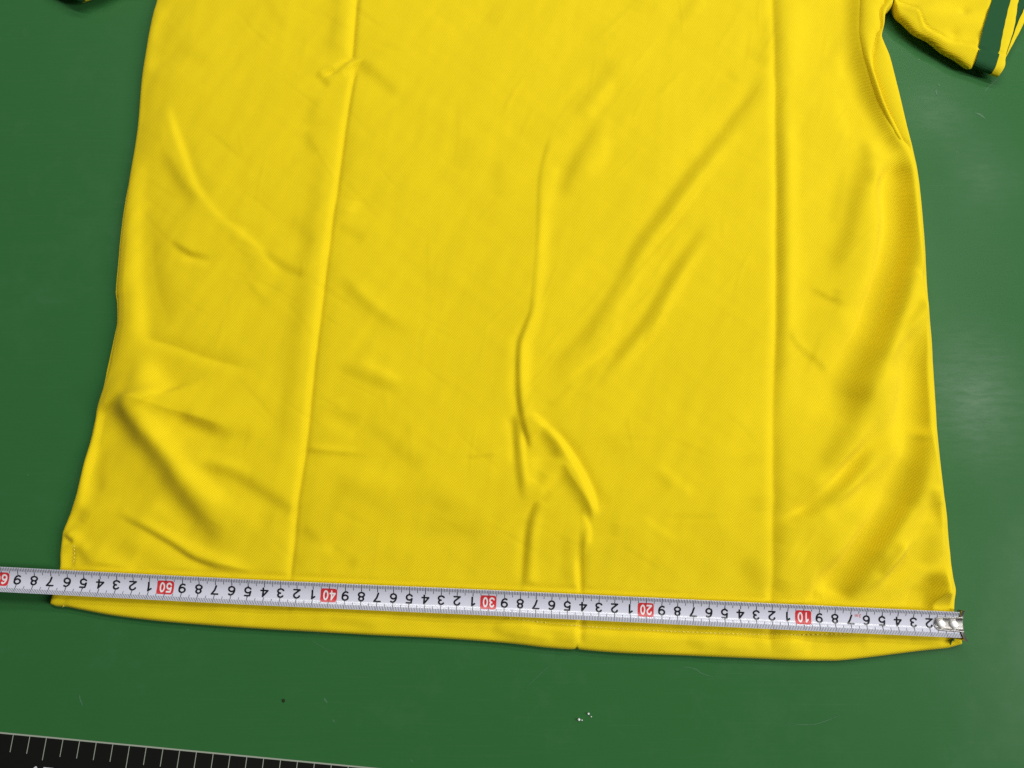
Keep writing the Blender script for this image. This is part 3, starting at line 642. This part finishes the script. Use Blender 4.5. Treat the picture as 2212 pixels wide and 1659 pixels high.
# stripes: u runs across the stripe, its sides follow the measured seam lines
def band(name, left, right, mat, parent, z0, nu=14, nv=70, edge=0.0, cuff=True):
    l, r = smooth(left, 10), smooth(right, 10)
    yl = np.linspace(left[0][1], left[-1][1], nv); yr = np.linspace(right[0][1], right[-1][1], nv)
    xl = np.interp(yl, l[::-1, 1], l[::-1, 0]); xr = np.interp(yr, r[::-1, 1], r[::-1, 0])
    u = np.linspace(0, 1, nu)[None]
    xx = xl[:, None]*(1-u)+xr[:, None]*u; yy = yl[:, None]*(1-u)+yr[:, None]*u
    dd = np.linspace(0, 1, nv)[:, None]*9.0
    zz = z0+.30*prof(dd, .55)-edge*u**3+.02*np.sin(yy*.3+xx*.1)
    if cuff:
        yc = np.interp(xx, [2105,2150,2172], [107,116,118.5]); zz -= .14*np.exp(-((yy-yc)/1.5)**2); zz += .05*np.exp(-((yy-yc-5)/4)**2)
    XY = at(xx, yy, .95); V = np.concatenate([XY, zz[..., None]], -1)
    a = V[:1].copy(); a[..., 2] -= .14; a[..., 1] -= .03
    c = V[:1].copy(); c[..., 2] -= .34; c[..., 1] += .05
    d = V[:1].copy(); d[..., 2] -= .40; d[..., 1] += .7
    V = np.concatenate([d, c, a, V], 0)
    return grid_mesh(name, V-_so, mat, parent)
gl = [(2106.5,139),(2111,107),(2119,72),(2130,35),(2141,0),(2192,TOPY)]
gr = [(2146,154),(2152,133),(2155.5,116),(2162,80),(2171,38),(2181,0),(2232,TOPY)]
yr_ = [(2163,158.5),(2170,143),(2172,119),(2178,100),(2190,60),(2197,15),(2200,0),(2250,TOPY)]
o = band('cuff_stripe', gl, gr, M_GRN, sl, .84); o['label'] = 'dark green cuff stripe'
band('cuff_edging', gr, yr_, M_YEL2, sl, .80, edge=.10)
# far layer of the cuff opening, seen beyond the edging
ga = [(2176,112),(2182,90),(2190,60),(2197,15),(2200,0),(2250,TOPY)]; gb = [(2177,114),(2190,80),(2203,44),(2212,25),(2225,0),(2330,TOPY)]
gc = [(2172.5,130),(2195,88),(2213,54),(2240,0),(2345,TOPY)]
band('inner_stripe', ga, gb, M_GRN, sl, .42, cuff=False)
band('inner_edging', gb, gc, M_YEL2, sl, .46, edge=.12, cuff=False)

# left sleeve, only the corner of its cuff reaches into the picture
def zl(x, y, u, q): return .85+.4*prof(q*8, .7)+.04*np.sin(x*.1+y*.05)
s2 = sleeve_piece('sleeve', [(60,-62),(120,-25),(150,-8),(170,-1.5),(182,-4),(215,-14),(260,-34),(312,-40),(345,-45)], [(80,-260),(130,-260),(180,-260),(220,-260),(250,-260),(280,-260),(300,-260),(330,-260),(360,-260)], M_YEL, shirt, zl, 50, 30)
props(s2, 'yellow short sleeve at the far left, only its cuff corner in view')
bnd = sleeve_piece('cuff_stripe', [(62,-60),(120,-23.5),(150,-6),(169,.4),(182,-2)], [(66,-80),(122,-44),(152,-26),(171,-20),(186,-24)], M_GRN, s2, lambda x, y, u, q: .95+.34*prof(q*1.2, .5), 30, 10)
bnd['label'] = 'dark green cuff stripe'

# stitching: short raised threads
def stitches(name, path, pitch, length, rad, mat, parent, zf):
    c = smooth(path, 12); p = at(c[:, 0], c[:, 1], .5)
    s = np.r_[0, np.cumsum(np.linalg.norm(np.diff(p, axis=0), axis=1))]
    V, F = [], []
    q = .1
    while q+length < s[-1]:
        a = np.array([np.interp(q, s, p[:, k]) for k in (0, 1)]); b = np.array([np.interp(q+length, s, p[:, k]) for k in (0, 1)])
        t = (b-a)/np.linalg.norm(b-a); n = np.array([-t[1], t[0]]); k = len(V)
        for f, r in ((0, .3), (.3, 1), (.7, 1), (1, .3)):
            m = a+(b-a)*f; z = zf(m[0], m[1])-rad*.35
            V += [(*(m-n*rad*r), z), (*m, z+rad*1.1*r), (*(m+n*rad*r), z)]
        for i in range(3):
            for j in range(2): F.append((k+3*i+j, k+3*i+3+j, k+3*i+4+j, k+3*i+1+j))
        q += pitch*(.93+.14*random.random())
    o = mesh(name, np.array(V)-_so, F, mat, parent); props(o, kind='stuff'); return o
FX, FY, FZ = X, Y, Z
def cloth_z(x, y):
    k = np.argmin((FX[::3, ::3]-x)**2+(FY[::3, ::3]-y)**2); return float(FZ[::3, ::3].ravel()[k])+.005
stitches('hem_stitching', [(1095,1334),(1122,1338),(1271,1353),(1407,1361),(1519,1366),(1643,1370),(1745,1371),(1807,1369),(1850,1367)], .27, .18, .042, M_THREAD, shirt, cloth_z)
stitches('vent_stitching', [(163,1174),(162,1190),(160,1212),(158.5,1232)], .24, .14, .036, M_THREAD, shirt, cloth_z)

def thread(name, pts, z, rad, mat, parent):
    c = smooth(pts, 6); p = at(c[:, 0], c[:, 1], .35); V, F = [], []; n = len(p)
    for i in range(n):
        t = p[min(i+1, n-1)]-p[max(i-1, 0)]; t /= np.linalg.norm(t)+1e-9; nn = np.array([-t[1], t[0]])
        zz = z if np.isscalar(z) else np.interp(i/(n-1), np.linspace(0, 1, len(z)), z)
        for a in range(6):
            V.append((*(p[i]+nn*rad*math.cos(a*math.pi/3)), zz+rad*math.sin(a*math.pi/3)))
    for i in range(n-1):
        for a in range(6): F.append((6*i+a, 6*i+(a+1) % 6, 6*i+6+(a+1) % 6, 6*i+6+a))
    return mesh(name, np.array(V)-_so, F, mat, parent)
thread('loose_thread', [(134,1312),(138,1309),(144,1307.5)], [.3,.42,.3], .028, M_THREAD, shirt)
thread('green_thread', [(2050.5,1393),(2050.5,1386),(2053,1381),(2056,1380),(2057.5,1384)], [.46,.56,.6,.6,.5], .045, M_GTHREAD, shirt)

# ------------------------------------------------------------------ tape measure
tape = empty('tape_measure', tuple(blade(30, 0.0)))
_to = blade(30, 0.0)
props(tape, 'white steel tape measure stretched across the shirt hem, read upside down', 'tape measure')
ns, nw = 700, 17
Ng, Wg = np.meshgrid(np.linspace(.15, 79, ns), np.linspace(-HALF, HALF, nw), indexing='ij')
topv = blade(Ng, Wg); botv = blade(Ng, Wg, -.018)
V = np.concatenate([topv, botv[:, ::-1], topv[:, :1]], 1)
grid_mesh('blade', V-_to, M_BLADE, tape)
# graduation marks
V, F = [], []
def tick(N, w0, w1, hw):
    k = len(V); m = 3
    for i in range(m+1):
        w = w0+(w1-w0)*i/m
        V.extend([tuple(q) for q in blade(np.array([N-hw, N+hw]), np.array([w, w]), .004)])
    for i in range(m): F.append((k+2*i, k+2*i+1, k+2*i+3, k+2*i+2))
for i in range(2, 760):
    N = i/10
    ln = .45 if i % 10 == 0 else (.39 if i % 5 == 0 else .24)
    hw = .024 if i % 10 == 0 else .018
    tick(N, HALF-.012, HALF-ln, hw)
    tick(N, -HALF+.012, -HALF+ln, hw)
props(mesh('graduation_marks', np.array(V)-_to, F, M_TICK, tape, False), kind='stuff')
def printed(name, verts2, faces, N, w, mat, parent, dz):
    vv = np.array(verts2); p = blade(N+vv[:, 0], w-vv[:, 1], dz)
    return mesh(name, p-_to, faces, mat, parent, False)
def numeral(ch, N, mat, parent, h=.585, wd=1.10, dz=.0065, offx=0.0, weight=.088):
    v, f = numeral_shape(ch, weight)
    q = v*h; q[:, 0] = q[:, 0]*wd+offx
    return printed('numeral', q, f, N, 0.0, mat, parent, dz)
def rounded(w, h, r, n=6):
    pts = []
    for cx_, cy_, a0 in ((w/2-r, h/2-r, 0), (-w/2+r, h/2-r, 90), (-w/2+r, -h/2+r, 180), (w/2-r, -h/2+r, 270)):
        for i in range(n+1):
            a = math.radians(a0+90*i/n); pts.append((cx_+r*math.cos(a), cy_+r*math.sin(a)))
    return pts
def box_mesh(w, h, r):
    """rounded box cut into strips so that it follows the blade's curve"""
    o = rounded(w, h, r, 5); ys = sorted(set(round(p[1], 5) for p in o) | set(np.linspace(-h/2+r, h/2-r, 7).round(5)))
    vs, fs = [], []
    for y in ys:
        dy = max(0, abs(y)-(h/2-r)); hx = w/2-r+math.sqrt(max(0, r*r-dy*dy))
        vs += [(-hx, y), (hx, y)]
    for i in range(len(ys)-1): fs.append((2*i, 2*i+1, 2*i+3, 2*i+2))
    return vs, fs
BV, BF = box_mesh(1.02, .82, .15)
tri = [(-.055, 0), (.055, 0), (0, .085)]
for n in range(2, 76):
    d = n % 10
    if d == 0:
        r = printed('decade_box', BV, BF, n+.02, 0.0, M_RED, tape, .005)
        r['label'] = 'red decade box printed %d' % n
        a, b = str(n)
        numeral(a, n, M_WHITE, r, .60, .80, .009, -.205); numeral(b, n, M_WHITE, r, .60, .80, .009, .205)
    else:
        numeral(str(d), n, M_INK, tape)
    if d == 5:
        for sgn in (1, -1):
            printed('pointer', [(x, sgn*(.30+y)) for x, y in tri], [(0, 1, 2)], n, 0.0, M_INK, tape, .0065)
for ch, dx in (('3', -.115), ('m', .115)):
    v, f = numeral_shape('3', .07) if ch == '3' else glyph('m', .01)
    hh = .20 if ch == '3' else .145
    q = v*hh; q[:, 0] += dx; q[:, 1] += (0 if ch == '3' else -.028)
    printed('numeral', q, f, 6.52, .235, M_RED, tape, .0065)

# end hook
hook = empty('end_hook', tuple(np.zeros(3))); hook.parent = tape
hook['label'] = 'chrome end hook held by two rivets'
def hk(x, w, z): p = blade(np.array(x), np.array(w), 0); p = np.atleast_2d(p); p[:, 2] = tape_z(0)+np.atleast_1d(z); return p-_to
# plate: a tongue with raised rims and a shallow central rib
nl, nc = 44, 33
V = np.zeros((nl, nc, 3))
for i in range(nl):
    s = i/(nl-1); N = 1.72-1.82*s
    half = (.40+.06*s)*math.sqrt(max(0.0, 1-(1-min(1, (1.72-N)/.34))**2)) if N > 1.38 else .40+.06*s
    for j in range(nc):
        c = -1+2*j/(nc-1)
        w = c*max(half, .004)
        z = .055+SAG*(w/HALF)**2+.05*math.exp(-((abs(c)-.82)/.14)**2)
        if abs(c) > .97: z = .012+SAG*(w/HALF)**2
        if s < .06: z *= .3+.7*s/.06
        V[i, j] = hk([N], [w], [z])[0]
grid_mesh('hook_plate', V, M_CHROME, hook)
for N in (1.28, .46):
    V, F = [], []; nr = 20
    for k, (r, z) in enumerate(((.245, .02), (.235, .15), (.205, .19), (.10, .205), (.0, .208))):
        for a in range(nr):
            t = 2*math.pi*a/nr
            V.append(hk([N+r*math.cos(t)], [r*math.sin(t)], [z])[0])
    for k in range(4):
        for a in range(nr): F.append((k*nr+a, k*nr+(a+1) % nr, (k+1)*nr+(a+1) % nr, (k+1)*nr+a))
    mesh('rivet', V, F, M_RIVET, hook)
# lip bent down at the end, a little wider than the blade
V = []
ws = np.linspace(-.92, .84, 21)
for d, zt in ((.06, .05), (-.10, .05), (-.16, .0), (-.18, -.15), (-.18, -.62), (-.12, -.62), (-.11, -.02), (.06, -.02)):
    row = []
    for w in ws:
        up = zt + SAG*(w/HALF)**2*(1 if zt > -.3 else .5)
        dd = d-.03*(w < -.6)*(-w-.6)*3
        row.append(hk([dd], [w], [up])[0])
    V.append(row)
V.append(V[0])
grid_mesh('hook_lip', np.array(V), M_CHROME, hook)

# ------------------------------------------------------------------ grit and dirt on the table
def pebble(name, x, y, r, mat, squash=.8, seed=0, n=1):
    rnd = random.Random(seed); bm = bmesh.new(); bmesh.ops.create_icosphere(bm, subdivisions=2, radius=r*CM)
    for v in bm.verts: v.co *= 1+n*.22*(rnd.random()-.5); v.co.z *= squash
    me = bpy.data.meshes.new(name); bm.to_mesh(me); bm.free()
    o = link(name, me, mat); p = at(x, y, 0); o.location = (p[0]*CM, p[1]*CM, r*squash*.85*CM)
    return o
G = 'white grains of grit on the table'
for i, (x, y, r, lab) in enumerate(((1250.5,1554,.085,'largest white grain of grit on the green table, leftmost of its cluster'), (1257,1555.5,.045,'small white grain just right of the largest grain on the table'),
                                   (1271,1541.5,.07,'white grain of grit at the top of its cluster on the table'), (1277,1548,.04,'smallest white grain at the right end of its cluster'))):
    props(pebble('grit_grain', x, y, r, M_BEAD, 1.0, i, .5), lab, 'grit', G)
props(pebble('dirt_crumb', 613, 1513, .095, M_CRUMB, .5, 9, 2.2), 'dark brown crumb of dirt on the green table below the hem', 'crumb')
